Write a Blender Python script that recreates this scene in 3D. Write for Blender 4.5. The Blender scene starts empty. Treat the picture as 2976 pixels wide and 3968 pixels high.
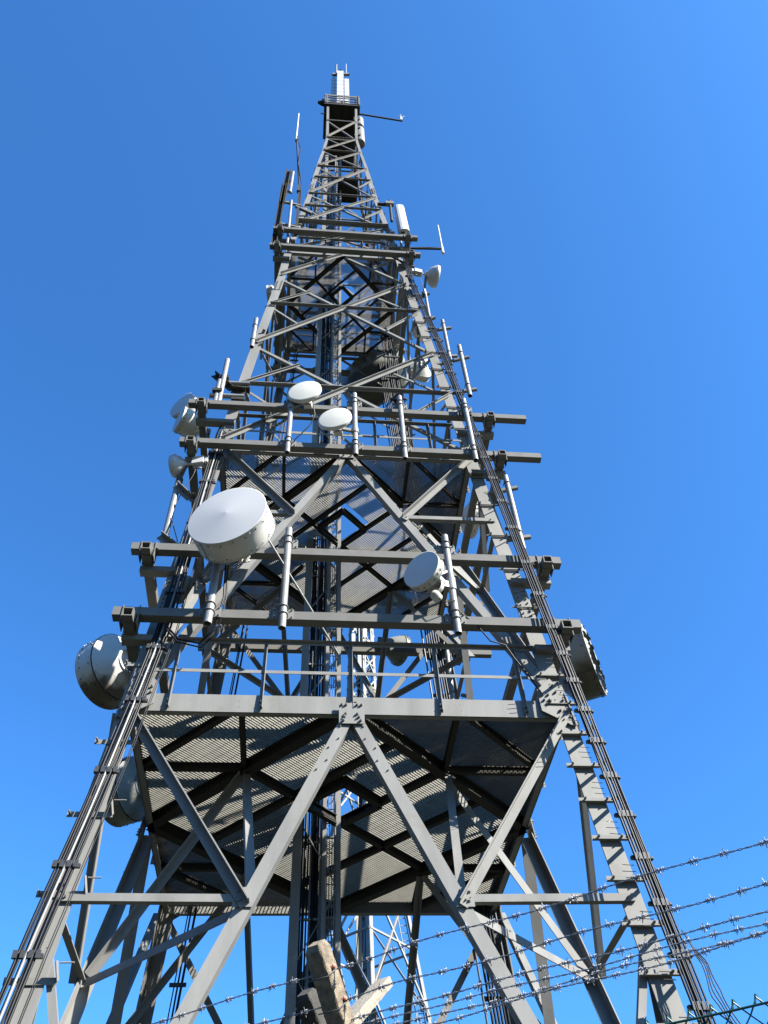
import bpy, math, random
from mathutils import Vector as V, Matrix
random.seed(7)
sc = bpy.context.scene
COL = sc.collection

# ---------------------------------------------------------------- camera
cd = bpy.data.cameras.new("camera"); cam = bpy.data.objects.new("camera", cd); COL.objects.link(cam)
sc.camera = cam
cd.sensor_fit = 'VERTICAL'; cd.sensor_height = 36.0; cd.lens = 3219.86 / 3968 * 36.0
cd.clip_start = 0.05; cd.clip_end = 5000
R_ = Matrix(((0.9957623, -0.0388898, -0.0833369), (-0.0832929, -0.7655149, -0.6380041), (-0.0389838, 0.6422418, -0.7655101)))
# rows are world axes; columns are camera right, up, back
right = V((0.9957623, -0.0832929, -0.0389838))
PIT, ROL, YAW = math.radians(49.9524), math.radians(-3.47356), math.radians(7.44191)
fw = V((math.sin(YAW)*math.cos(PIT), math.cos(YAW)*math.cos(PIT), math.sin(PIT)))
r0 = V((math.cos(YAW), -math.sin(YAW), 0)); u0 = r0.cross(fw)
r1 = r0*math.cos(ROL) + u0*math.sin(ROL); u1 = -r0*math.sin(ROL) + u0*math.cos(ROL)
cam.matrix_world = Matrix(((r1.x, u1.x, -fw.x, -0.8132), (r1.y, u1.y, -fw.y, -16.5557), (r1.z, u1.z, -fw.z, 1.5964), (0, 0, 0, 1)))

# ---------------------------------------------------------------- light
SUN = V((1.1, -0.78, 1.02)).normalized()
elev = math.asin(SUN.z); az = math.atan2(SUN.x, SUN.y)
w = bpy.data.worlds.new("World"); sc.world = w; w.use_nodes = True
nt = w.node_tree; bg = nt.nodes["Background"]
sky = nt.nodes.new("ShaderNodeTexSky"); sky.sky_type = 'NISHITA'; sky.sun_disc = False
sky.sun_elevation = elev; sky.sun_rotation = az; sky.altitude = 300; sky.air_density = 1.0; sky.dust_density = 1.2; sky.ozone_density = 2.5
tint = nt.nodes.new("ShaderNodeMix"); tint.data_type = 'RGBA'; tint.blend_type = 'MULTIPLY'; tint.inputs[0].default_value = 1.0
tint.inputs[7].default_value = (0.41, 0.99, 1.54, 1)
nt.links.new(sky.outputs[0], tint.inputs[6])
# ramp added to dim the unseen lowest band of sky, cutting fill light
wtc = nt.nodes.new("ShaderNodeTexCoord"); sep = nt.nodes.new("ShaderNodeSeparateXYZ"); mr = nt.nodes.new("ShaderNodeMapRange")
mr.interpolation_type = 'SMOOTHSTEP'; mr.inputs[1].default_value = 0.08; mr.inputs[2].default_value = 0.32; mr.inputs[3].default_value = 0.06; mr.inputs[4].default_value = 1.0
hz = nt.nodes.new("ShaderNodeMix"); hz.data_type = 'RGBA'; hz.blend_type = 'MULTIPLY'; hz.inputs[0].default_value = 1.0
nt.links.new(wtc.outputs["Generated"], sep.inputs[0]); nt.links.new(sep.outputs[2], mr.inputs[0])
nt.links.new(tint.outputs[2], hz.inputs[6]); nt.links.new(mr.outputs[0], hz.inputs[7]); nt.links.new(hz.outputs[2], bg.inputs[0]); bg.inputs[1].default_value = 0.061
sd = bpy.data.lights.new("sun", 'SUN'); sd.energy = 5.0; sd.angle = math.radians(0.53); sd.color = (1.0, 0.96, 0.89)
so = bpy.data.objects.new("sun", sd); COL.objects.link(so); so.rotation_euler = (-SUN).to_track_quat('-Z', 'Y').to_euler()
sc.view_settings.view_transform = 'Standard'; sc.view_settings.look = 'None'; sc.view_settings.gamma = 1.0
sc.view_settings.exposure = 1.85
sc.cycles.max_bounces = 6; sc.cycles.diffuse_bounces = 2; sc.cycles.glossy_bounces = 3

# ---------------------------------------------------------------- materials
def mat(name, base, rough=0.5, metal=0.0, var=0.12, scale=3.0, speck=0.0, stain=None, stain_amt=0.0, streak=False, bump=0.0, spec=0.5):
    m = bpy.data.materials.new(name); m.use_nodes = True
    t = m.node_tree; N = t.nodes; Lk = t.links; b = N["Principled BSDF"]
    b.inputs["Roughness"].default_value = rough; b.inputs["Metallic"].default_value = metal
    b.inputs["Specular IOR Level"].default_value = spec
    tc = N.new("ShaderNodeTexCoord"); mp = N.new("ShaderNodeMapping")
    Lk.new(tc.outputs["Object"], mp.inputs[0])
    if streak: mp.inputs["Scale"].default_value = (1, 1, 0.18)
    n1 = N.new("ShaderNodeTexNoise"); n1.inputs["Scale"].default_value = scale; n1.inputs["Detail"].default_value = 6; n1.inputs["Roughness"].default_value = 0.65
    Lk.new(mp.outputs[0], n1.inputs[0])
    rp = N.new("ShaderNodeValToRGB"); rp.color_ramp.elements[0].position = 0.3; rp.color_ramp.elements[1].position = 0.7
    lo = tuple(c*(1-var) for c in base); hi = tuple(min(1, c*(1+var)) for c in base)
    rp.color_ramp.elements[0].color = (*lo, 1); rp.color_ramp.elements[1].color = (*hi, 1)
    Lk.new(n1.outputs[0], rp.inputs[0]); col = rp.outputs[0]
    def mix(fac, c1, c2):
        x = N.new("ShaderNodeMix"); x.data_type = 'RGBA'
        Lk.new(fac, x.inputs[0]); Lk.new(c1, x.inputs[6])
        x.inputs[7].default_value = (*c2, 1); return x.outputs[2]
    if speck > 0:
        vo = N.new("ShaderNodeTexNoise"); vo.inputs["Scale"].default_value = 38; vo.inputs["Detail"].default_value = 2
        Lk.new(tc.outputs["Object"], vo.inputs[0])
        r2 = N.new("ShaderNodeValToRGB"); r2.color_ramp.elements[0].position = 0.70; r2.color_ramp.elements[1].position = 0.74
        r2.color_ramp.elements[1].color = (speck, speck, speck, 1); Lk.new(vo.outputs[0], r2.inputs[0])
        col = mix(r2.outputs[0], col, tuple(min(1, c*1.7) for c in base))
    if stain:
        n3 = N.new("ShaderNodeTexNoise"); n3.inputs["Scale"].default_value = 1.6; n3.inputs["Detail"].default_value = 8; n3.inputs["Roughness"].default_value = 0.7
        Lk.new(tc.outputs["Object"], n3.inputs[0])
        r3 = N.new("ShaderNodeValToRGB"); r3.color_ramp.elements[0].position = 0.56; r3.color_ramp.elements[1].position = 0.72
        r3.color_ramp.elements[1].color = (stain_amt,)*3 + (1,); Lk.new(n3.outputs[0], r3.inputs[0])
        col = mix(r3.outputs[0], col, stain)
    Lk.new(col, b.inputs["Base Color"])
    if bump > 0:
        bp = N.new("ShaderNodeBump"); bp.inputs["Strength"].default_value = bump; bp.inputs["Distance"].default_value = 0.01
        n4 = N.new("ShaderNodeTexNoise"); n4.inputs["Scale"].default_value = scale*9; n4.inputs["Detail"].default_value = 6
        Lk.new(tc.outputs["Object"], n4.inputs[0]); Lk.new(n4.outputs[0], bp.inputs["Height"]); Lk.new(bp.outputs[0], b.inputs["Normal"])
    return m

STEEL = mat("steel_grey_paint", (.165, .162, .150), .55, 0, .15, 2.2, speck=.5, stain=(.12, .105, .08), stain_amt=.45, streak=True, spec=.16)
STEEL_TOP = mat("steel_brownish_paint", (.120, .106, .086), .55, 0, .14, 2.2, speck=.3, stain=(.15, .12, .09), stain_amt=.5)
BEAM = mat("beam_steel", (.115, .112, .102), .55, 0, .10, 3, speck=.4, stain=(.10, .09, .07), stain_amt=.4, spec=.14)
GALV = mat("galvanised_pipe", (.18, .178, .168), .45, .1, .22, 7, speck=.6, stain=(.2, .18, .15), stain_amt=.6)
GRATE = mat("galvanised_grating", (.140, .135, .115), .65, 0, .14, 3, spec=.1)
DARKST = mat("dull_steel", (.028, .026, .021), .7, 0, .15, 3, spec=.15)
WHITE = mat("white_radome", (.44, .435, .42), .35, 0, .02, 2)
CREAM = mat("cream_radome", (.50, .485, .41), .4, 0, .03, 2)
SHROUD = mat("white_shroud", (.47, .455, .41), .4, 0, .05, 2, stain=(.22, .17, .12), stain_amt=.35)
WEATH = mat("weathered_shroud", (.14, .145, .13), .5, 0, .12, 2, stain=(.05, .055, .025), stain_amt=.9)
BLACK = mat("black_cable", (.007, .007, .008), .45, 0, .2, 5, spec=.2)
CLAMP = mat("clamp_steel", (.05, .05, .05), .5, .3, .2, 8)
CONC = mat("weathered_concrete", (.215, .170, .115), .95, 0, .45, 30, stain=(.07, .055, .035), stain_amt=.85, bump=1.0)
CONC2 = mat("pale_concrete", (.20, .175, .135), .9, 0, .12, 9, bump=.5)
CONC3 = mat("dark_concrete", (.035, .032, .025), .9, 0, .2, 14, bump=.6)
WIRE = mat("galvanised_wire", (.2, .21, .23), .4, .3, .2, 20)
GREENW = mat("green_coated_wire", (.008, .045, .038), .4, 0, .2, 10)
TIE = mat("pink_staple", (.45, .17, .12), .6, 0, .2, 20)
GRASS = mat("grass", (.017, .020, .009), .95, 0, .35, .4)
FAR = mat("far_tower_steel", (.19, .188, .17), .5, 0, .12, 2)
def dirty(name, base, z0, z1, dirt):
    m = mat(name, base, .4, 0, .06, 2); t = m.node_tree; N = t.nodes; L = t.links; b = N["Principled BSDF"]
    src = b.inputs["Base Color"].links[0].from_socket
    tc = N.new("ShaderNodeTexCoord"); sp = N.new("ShaderNodeSeparateXYZ"); L.new(tc.outputs["Object"], sp.inputs[0])
    nz = N.new("ShaderNodeTexNoise"); nz.inputs["Scale"].default_value = 5; nz.inputs["Detail"].default_value = 7; L.new(tc.outputs["Object"], nz.inputs[0])
    ma = N.new("ShaderNodeMath"); ma.operation = 'MULTIPLY_ADD'; L.new(nz.outputs[0], ma.inputs[0]); ma.inputs[1].default_value = .35; L.new(sp.outputs[2], ma.inputs[2])
    mr = N.new("ShaderNodeMapRange"); L.new(ma.outputs[0], mr.inputs[0]); mr.inputs[1].default_value = z0; mr.inputs[2].default_value = z1; mr.inputs[3].default_value = .92; mr.inputs[4].default_value = 0
    mx = N.new("ShaderNodeMix"); mx.data_type = 'RGBA'; L.new(mr.outputs[0], mx.inputs[0]); L.new(src, mx.inputs[6]); mx.inputs[7].default_value = (*dirt, 1)
    L.new(mx.outputs[2], b.inputs["Base Color"]); return m
MOSSY = dirty("moss_stained_shroud", (.47, .455, .42), -.42, -.28, (.055, .04, .022))
MOSSY_GREY = dirty("moss_stained_grey_shroud", (.17, .175, .16), -.42, -.2, (.03, .028, .012))
FOAM = mat("torn_fabric", (.27, .27, .24), .8, 0, .25, 4)

# ---------------------------------------------------------------- mesh builder
class MB:
    def __init__(s): s.v = []; s.f = []; s.smooth = []
    def add(s, vs, fs, sm=False):
        o = len(s.v); s.v += [tuple(p) for p in vs]
        for f in fs: s.f.append([i+o for i in f]); s.smooth.append(sm)
    def bar(s, a, b, ax1, w1, ax2, w2, c1=0.0, c2=0.0):
        """box from a to b; half extents w1 along ax1, w2 along ax2, centre shifted c1,c2"""
        a = V(a); b = V(b); A = V(ax1); B = V(ax2)
        vs = []
        for p in (a, b):
            for i, j in ((-1, -1), (1, -1), (1, 1), (-1, 1)):
                vs.append(p + A*(c1+i*w1) + B*(c2+j*w2))
        s.add(vs, [(0, 3, 2, 1), (4, 5, 6, 7), (0, 1, 5, 4), (1, 2, 6, 5), (2, 3, 7, 6), (3, 0, 4, 7)])
    def box(s, a, b, w, h, up=(0, 0, 1)):
        a = V(a); b = V(b); d = (b-a).normalized(); u = V(up)
        if abs(d.dot(u)) > .99: u = V((0, 1, 0))
        x = d.cross(u).normalized(); y = x.cross(d).normalized()
        s.bar(a, b, x, w/2, y, h/2)
    def cbox(s, c, sx, sy, sz):
        c = V(c); s.bar(c-V((0, 0, sz/2)), c+V((0, 0, sz/2)), (1, 0, 0), sx/2, (0, 1, 0), sy/2)
    def tubebox(s, a, b, w, t=.02, up=(0, 0, 1)):
        """hollow square section"""
        a = V(a); b = V(b); d = (b-a).normalized(); u = V(up)
        x = d.cross(u).normalized(); y = x.cross(d).normalized(); h = w/2; k = h-t
        s.bar(a, b, x, h, y, t/2, 0, h-t/2); s.bar(a, b, x, h, y, t/2, 0, -h+t/2)
        s.bar(a, b, x, t/2, y, k, h-t/2, 0); s.bar(a, b, x, t/2, y, k, -h+t/2, 0)
    def angle(s, a, b, n, w, t=.02, lw=None, lip=1, edge=1):
        """rolled angle: flange of width w in the plane with normal n, lip standing out (lip=1) or in (-1) on its upper (edge=1) or lower edge"""
        a = V(a); b = V(b); d = (b-a).normalized(); n = V(n); n = (n - d*n.dot(d)).normalized()
        v = d.cross(n)
        if v.z < 0: v = -v
        if lw is None: lw = w*.8
        s.bar(a, b, v, w/2, n, t/2)
        if lip:
            s.bar(a, b, v, t/2, n, lw/2, edge*(w/2-t/2), lip*(lw/2+t/2))
    def tube(s, a, b, r, n=12, r2=None, cap=True, hollow=False):
        a = V(a); b = V(b); d = (b-a).normalized(); r2 = r if r2 is None else r2
        u = V((0, 0, 1)) if abs(d.z) < .9 else V((1, 0, 0))
        x = d.cross(u).normalized(); y = x.cross(d)
        o = []
        def ring(p, rr): return [p+x*rr*math.cos(2*math.pi*i/n)+y*rr*math.sin(2*math.pi*i/n) for i in range(n)]
        vs = ring(a, r)+ring(b, r2)
        s.add(vs, [(i, (i+1) % n, n+(i+1) % n, n+i) for i in range(n)], True)
        if hollow:
            k = .86; vi = ring(a, r*k)+ring(b, r2*k)
            s.add(vi, [(n+i, n+(i+1) % n, (i+1) % n, i) for i in range(n)], True)
            for p, rr in ((a, r), (b, r2)):
                s.add(ring(p, rr)+ring(p, rr*k), [(i, (i+1) % n, n+(i+1) % n, n+i) for i in range(n)])
        elif cap:
            s.add(vs[:n], [tuple(range(n))]); s.add(vs[n:], [tuple(range(n))])
    def poly(s, pts, r, n=6):
        pts = [V(p) for p in pts]; rings = []
        ref = V((.31, .17, .93)).normalized()
        for i, p in enumerate(pts):
            d = (pts[min(i+1, len(pts)-1)]-pts[max(i-1, 0)]).normalized()
            x = d.cross(ref).normalized(); y = x.cross(d)
            rings.append([p+x*r*math.cos(2*math.pi*k/n)+y*r*math.sin(2*math.pi*k/n) for k in range(n)])
        vs = [q for R in rings for q in R]; fs = []
        for i in range(len(pts)-1):
            for k in range(n): fs.append((i*n+k, i*n+(k+1) % n, (i+1)*n+(k+1) % n, (i+1)*n+k))
        s.add(vs, fs, True); s.add(rings[0], [tuple(range(n))]); s.add(rings[-1], [tuple(range(n))])
    def lathe(s, c, ax, prof, n=48, sm=True, a0=0, a1=2*math.pi):
        """prof: list of (distance along ax, radius)"""
        c = V(c); ax = V(ax).normalized(); u = V((0, 0, 1)) if abs(ax.z) < .9 else V((1, 0, 0))
        x = ax.cross(u).normalized(); y = x.cross(ax)
        vs = []; full = abs(a1-a0-2*math.pi) < 1e-6; m = n if full else n+1
        for (h, r) in prof:
            for i in range(m):
                t = a0+(a1-a0)*i/n; vs.append(c+ax*h+x*r*math.cos(t)+y*r*math.sin(t))
        fs = []
        for j in range(len(prof)-1):
            for i in range(n):
                k = (i+1) % m if full else i+1
                fs.append((j*m+i, j*m+k, (j+1)*m+k, (j+1)*m+i))
        s.add(vs, fs, sm)
    def bolt(s, p, n, r=.022, h=.035):
        p = V(p); n = V(n).normalized(); s.tube(p, p+n*h, r, 6); s.tube(p+n*h, p+n*(h+.02), r*.5, 6)
    def build(s, name, m, parent=None, off=None):
        o0 = parent_loc(parent)
        me = bpy.data.meshes.new(name)
        me.from_pydata([(p[0]-o0.x, p[1]-o0.y, p[2]-o0.z) for p in s.v], [], s.f)
        me.polygons.foreach_set("use_smooth", s.smooth); me.materials.append(m); me.update()
        o = bpy.data.objects.new(name, me); COL.objects.link(o)
        if parent is not None: o.parent = parent
        return o
LOC = {}
def parent_loc(p):
    q = V((0, 0, 0))
    while p is not None: q = q + p.location; p = p.parent
    return q
def tag(o, label=None, cat=None, group=None, kind=None):
    if label: o['label'] = label
    if cat: o['category'] = cat
    if group: o['group'] = group
    if kind: o['kind'] = kind
    return o
def thing(name, label, cat, loc, group=None):
    o = bpy.data.objects.new(name, None); o.empty_display_size = .2; COL.objects.link(o); o.location = loc
    return tag(o, label, cat, group)

# ---------------------------------------------------------------- tower geometry
LV = [(0.0, 9.50), (7.33, 8.50), (10.84, 8.0), (19.69, 6.763), (26.23, 5.854), (32.5, 4.936), (35.34, 4.669), (39.18, 4.112), (44.3, 3.354), (49.66, 2.721), (53.47, 2.184), (56.77, 1.80), (57.5, 1.80), (66.4, 1.95)]
def S(z):
    for (z0, s0), (z1, s1) in zip(LV, LV[1:]):
        if z <= z1: return s0+(s1-s0)*(z-z0)/(z1-z0)
    return LV[-1][1]
E0 = .06
def H(z): return S(z)/2+E0
FN = {'F': V((0, -1, 0)), 'R': V((1, 0, 0)), 'B': V((0, 1, 0)), 'L': V((-1, 0, 0))}
FT = {'F': V((1, 0, 0)), 'R': V((0, 1, 0)), 'B': V((-1, 0, 0)), 'L': V((0, -1, 0))}
def P(f, u, z, off=0.0): return FT[f]*u + FN[f]*(H(z)+off) + V((0, 0, z))

tower = thing('lattice_tower', 'huge tapering grey steel lattice tower carrying all the dishes and platforms', 'lattice tower', (0, 0, 0))

# legs: L sections in splice lengths
def leg(sx, sy):
    mb = MB()
    for (z0, s0), (z1, s1) in zip(LV, LV[1:]):
        wv = .34 if z1 < 20 else (.30 if z1 < 36 else (.24 if z1 < 50 else .16)); t = .03
        a = V((sx*H(z0), sy*H(z0), z0)); b = V((sx*H(z1), sy*H(z1), z1))
        e = .08 if z1 < 36 else .04
        a += V((sx*e, 0, 0)); b += V((sx*e, 0, 0))
        mb.bar(a, b, (1, 0, 0), wv/2, (0, 1, 0), t/2, -sx*wv/2, -sy*t/2)
        mb.bar(a, b, (1, 0, 0), t/2, (0, 1, 0), wv/2-t/2, -sx*t/2, -sy*(wv/2+t/2))
    # splice plates with rows of bolts
    for z in (11.25, 13.9, 20.6, 31.6, 38.4, 45.5):
        wv = .30 if z < 36 else .18
        c = V((sx*(H(z)+(.08 if z < 36 else .04)-wv/2-.02), sy*(H(z)+.008), z))
        sl = (H(z+.45)-H(z-.45))
        a = c-V((sx*(-sl/2)*-1, 0, 0)); 
        p0 = c+V((-sx*sl/2, -sy*sl/2, -.45)); p1 = c+V((sx*sl/2, sy*sl/2, .45))
        mb.bar(p0, p1, (1, 0, 0), wv/2-.02, (0, 1, 0), .012)
        for k in range(7):
            for q in (-.27, .27):
                p = p0.lerp(p1, (k+.5)/7)+V((q*wv, sy*.012, (.03 if q > 0 else -.03)))
                mb.bolt(p, (0, sy, 0), .02, .03)
    return mb.build('leg', STEEL if True else STEEL_TOP, tower)
for sx in (-1, 1):
    for sy in (-1, 1): leg(sx, sy)

def brace(name, f, u0, z0, u1, z1, w, lip=1, edge=1, layer=0, t=.022, lw=None, m=None):
    off = {0: .015, 1: .04, -1: -.045, 2: .065}[layer]
    a = P(f, u0, z0, off); b = P(f, u1, z1, off)
    n = FN[f]
    mb = MB(); mb.angle(a, b, n, w, t, lw, lip, edge)
    d = (b-a).normalized()
    if w > .09:
        for q in (a+d*.10, b-d*.10):
            mb.bolt(q+n*(t/2), n, .016, .022)
    return mb.build(name, m or (STEEL if max(z0, z1) < 45 else STEEL_TOP), tower)

def boxbrace(name, f, u0, z0, u1, z1, w, dep, off=0.0, m=STEEL):
    a = P(f, u0, z0, off); b = P(f, u1, z1, off); d = (b-a).normalized()
    n = FN[f]; n = (n-d*n.dot(d)).normalized(); v = d.cross(n)
    if v.z < 0: v = -v
    mb = MB(); t = .02
    mb.bar(a, b, v, w/2, n, t/2, 0, 0)
    mb.bar(a, b, v, t/2, n, dep/2, -w/2+t/2, -dep/2-t/2)
    for q in (.25, .5, .75, 1.0, 1.25):
        for p_ in (a+d*q, b-d*q): mb.bolt(p_+n*(t/2)+v*(.04 if q % .5 else -.04), n, .016, .018)
    return mb.build(name, m, tower)

def KP(f, u, z): return P(f, u, z, -.12)
ADJ = [('F', 'R'), ('R', 'B'), ('B', 'L'), ('L', 'F')]
def kpanel(zb, zt, zk, mw, dep, sw, foot):
    """big panel: main diagonals from the feet up to the middle of the platform edge"""
    sb = S(zb)/2; ku = sb*(zt-zk)/(zt-zb)
    st = S(zt)/2
    for f in 'FRBL':
        for s in (-1, 1):
            boxbrace('main_brace', f, s*sb*.985, zb, s*.07, zt-.12, mw, dep, .02)
            brace('strut', f, s*(ku+.05), zk, s*(S(zk)/2), zk+.02, .115, lip=-1, edge=-1, layer=1)
            brace('secondary_brace', f, s*(ku+.02), zk-.12, s*(st-.03), zt-.03, .155, lip=1, edge=1, layer=2, lw=.13)
            if foot:
                brace('secondary_brace', f, s*(S(6.7)/2-.04), 6.75, s*(sb*(zt-3.7)/(zt-zb)), 3.7, .11, lip=-1, edge=1, layer=-1)
    for f, g in ADJ:
        mb = MB(); a = KP(f, ku, zk-.05); b = KP(g, -ku, zk-.05); mb.angle(a, b, (0, 0, 1), .13, .02, .11, lip=-1); mb.build('plan_brace', STEEL, tower)
        N = (FN[f]+FN[g])*st*.5 + V((0, 0, zt))
        for q in (KP(f, ku, zk), KP(g, -ku, zk)):
            mb = MB(); mb.angle(N, q, (N-q).cross(V((0, 0, 1))), .14, .02, .12); mb.build('hip_brace', STEEL, tower)
kpanel(.3, 10.84, 7.33, .215, .20, .15, True)
kpanel(11.3, 19.69, 16.89, .185, .17, .13, False)

def xpanel(zb, zt, w1, w2, redundant=True, horiz=True, top=0):
    sb = S(zb)/2; st = S(zt)/2; u0, u1 = sb, st
    tc = sb/(sb+st); zc = zb+(zt-zb)*tc
    h = S(zc)/2
    for f in 'FRBL':
        brace('diagonal_brace', f, -sb, zb+.1, st, zt-.1, w1, lip=1, edge=1, layer=1, lw=w1*.65)
        brace('diagonal_brace', f, sb, zb+.1, -st, zt-.1, w2, lip=-1, edge=-1, layer=-1, lw=w2*.7)
        if horiz:
            brace('strut', f, -h, zc, -.05, zc, w2*.8, lip=1, edge=1, layer=1, lw=w1*.75)
            brace('strut', f, .05, zc, h, zc, w2*.8, lip=1, edge=1, layer=1, lw=w1*.75)
        if redundant:
            zq = (zb+zc)/2; zp = (zt+zc)/2
            for s in (-1, 1):
                brace('redundant_brace', f, s*h, zc+.06, s*(st*(zp-zc)/(zt-zc)), zp, w2*.75, lip=1 if s < 0 else -1, edge=1, layer=1 if s < 0 else -1, lw=w2*.6)
                brace('redundant_brace', f, s*h, zc-.06, s*(sb*(zc-zq)/(zc-zb)), zq, w2*.75, lip=1 if s > 0 else -1, edge=1, layer=1 if s > 0 else -1, lw=w2*.6)
xpanel(19.95, 26.23, .135, .10)
xpanel(26.23, 32.5, .125, .095)
for f in 'FRBL':      # inverted V up to the upper grating platform
    for s in (-1, 1):
        brace('diagonal_brace', f, s*S(32.7)/2, 32.7, s*.06, 35.2, .12 if s < 0 else .10, lip=1 if s < 0 else -1, edge=1 if s < 0 else -1, layer=1 if s < 0 else -1)
        brace('redundant_brace', f, s*1.2, 33.95, s*1.9, 34.6, .08, lip=1, edge=1, layer=1)
xpanel(35.5, 39.18, .10, .08, False)
xpanel(39.18, 44.3, .115, .085)
xpanel(44.3, 49.66, .105, .075, True, True)
xpanel(49.66, 53.47, .095, .07, False, False)
xpanel(53.47, 56.77, .09, .065, False, False)
xpanel(56.77, 60.6, .11, .08, False, False)
for z, w_ in ((35.34, .2), (39.18, .26), (44.3, .1), (49.66, .1), (53.47, .09), (56.77, .1)):
    for f in 'FRBL': brace('strut', f, -S(z)/2, z, S(z)/2, z, w_*.6, lip=1, edge=1, layer=2 if z < 40 else 0, lw=w_*.7)

# gusset plates with bolts
def gusset(f, pts, zc, bolts, off=.05):
    mb = MB(); n = FN[f]
    vs = [P(f, u, z, off) for u, z in pts]; k = len(vs)
    vs2 = [v+n*.016 for v in vs]
    mb.add(vs+vs2, [tuple(range(k)), tuple(range(2*k-1, k-1, -1))]+[(i, (i+1) % k, k+(i+1) % k, k+i) for i in range(k)])
    for u, z in bolts: mb.bolt(P(f, u, z, off+.016), n, .026, .04)
    mb.build('gusset_plate', STEEL, tower)
for f in 'FRBL':
    gusset(f, [(-.23, 10.55), (.23, 10.55), (.23, 11.02), (-.23, 11.02)], 0,
           [(-.18, 10.97), (-.1, 10.97), (.1, 10.97), (.18, 10.97), (-.11, 10.76), (-.13, 10.69), (-.15, 10.61), (.1, 10.76), (.13, 10.69), (.16, 10.61)], .06)
    gusset(f, [(-.20, 19.42), (.20, 19.42), (.24, 19.72), (-.24, 19.72)], 0, [(-.12, 19.66), (.12, 19.66), (-.1, 19.5), (.1, 19.5)], .06)
    for s in (-1, 1):
        gusset(f, [(s*3.55, 10.95), (s*4.06, 10.62), (s*4.16, 10.62), (s*4.1, 11.35), (s*3.85, 11.75), (s*3.55, 11.45)][::s], 0,
               [(s*3.64, 11.33), (s*3.74, 11.33), (s*3.64, 11.2), (s*3.74, 11.2), (s*3.9, 11.4), (s*3.86, 11.55), (s*4.0, 11.2), (s*4.02, 10.95), (s*3.9, 10.95), (s*4.05, 10.8)], .035)
for f in 'F': 
    for s in (-1, 1):
        gusset(f, [(s*1.48, 7.2), (s*1.78, 7.2), (s*1.78, 7.48), (s*1.6, 7.5)][::s], 0, [(s*1.7, 7.28), (s*1.72, 7.42)], .035)

# ---------------------------------------------------------------- grating platforms
def clip(poly, p, d):
    """parameter interval of the line p+t*d inside a convex polygon (counter-clockwise)"""
    lo, hi = -1e9, 1e9
    for i in range(len(poly)):
        a = poly[i]; b = poly[(i+1) % len(poly)]; e = (b[0]-a[0], b[1]-a[1])
        den = e[0]*d[1]-e[1]*d[0]; num = e[0]*(p[1]-a[1])-e[1]*(p[0]-a[0])
        if abs(den) < 1e-9:
            if num < 0: return None
        else:
            t = -num/den
            if den > 0: lo = max(lo, t)
            else: hi = min(hi, t)
    return (lo, hi) if hi-lo > .01 else None
q2 = math.sqrt(.5)
def runs(region, holes, p, d):
    r = clip(region, p, d)
    if not r: return []
    out = [r]
    for h in holes:
        c = clip(h, p, d)
        if not c: continue
        nx = []
        for (a, b) in out:
            if c[1] <= a or c[0] >= b: nx.append((a, b)); continue
            if c[0] > a: nx.append((a, c[0]))
            if c[1] < b: nx.append((c[1], b))
        out = nx
    return [r for r in out if r[1]-r[0] > .03]
def grating(name, regions, holes, z, parent, pitch, bh, bt, rod):
    mb = MB()
    for poly, d in regions:
        nn = (-d[1], d[0]); o = [x*nn[0]+y*nn[1] for x, y in poly]; k0 = math.floor(min(o)/pitch); k1 = math.ceil(max(o)/pitch)
        for k in range(k0, k1+1):
            c = (k+.37)*pitch; p = (nn[0]*c, nn[1]*c)
            for a, b in runs(poly, holes, p, d):
                jz = z + random.uniform(-.0015, .0015)
                mb.bar((p[0]+d[0]*a, p[1]+d[1]*a, jz), (p[0]+d[0]*b, p[1]+d[1]*b, jz), (nn[0], nn[1], 0), bt/2, (0, 0, 1), bh/2)
        o = [x*d[0]+y*d[1] for x, y in poly]; k0 = math.floor(min(o)/rod); k1 = math.ceil(max(o)/rod)
        for k in range(k0, k1+1):
            c = (k+.5)*rod; p = (d[0]*c, d[1]*c)
            for a, b in runs(poly, holes, p, nn):
                mb.bar((p[0]+nn[0]*a, p[1]+nn[1]*a, z+bh*.32), (p[0]+nn[0]*b, p[1]+nn[1]*b, z+bh*.32), (d[0], d[1], 0), .004, (0, 0, 1), .004)
    return mb.build(name, GRATE, parent)
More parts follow.
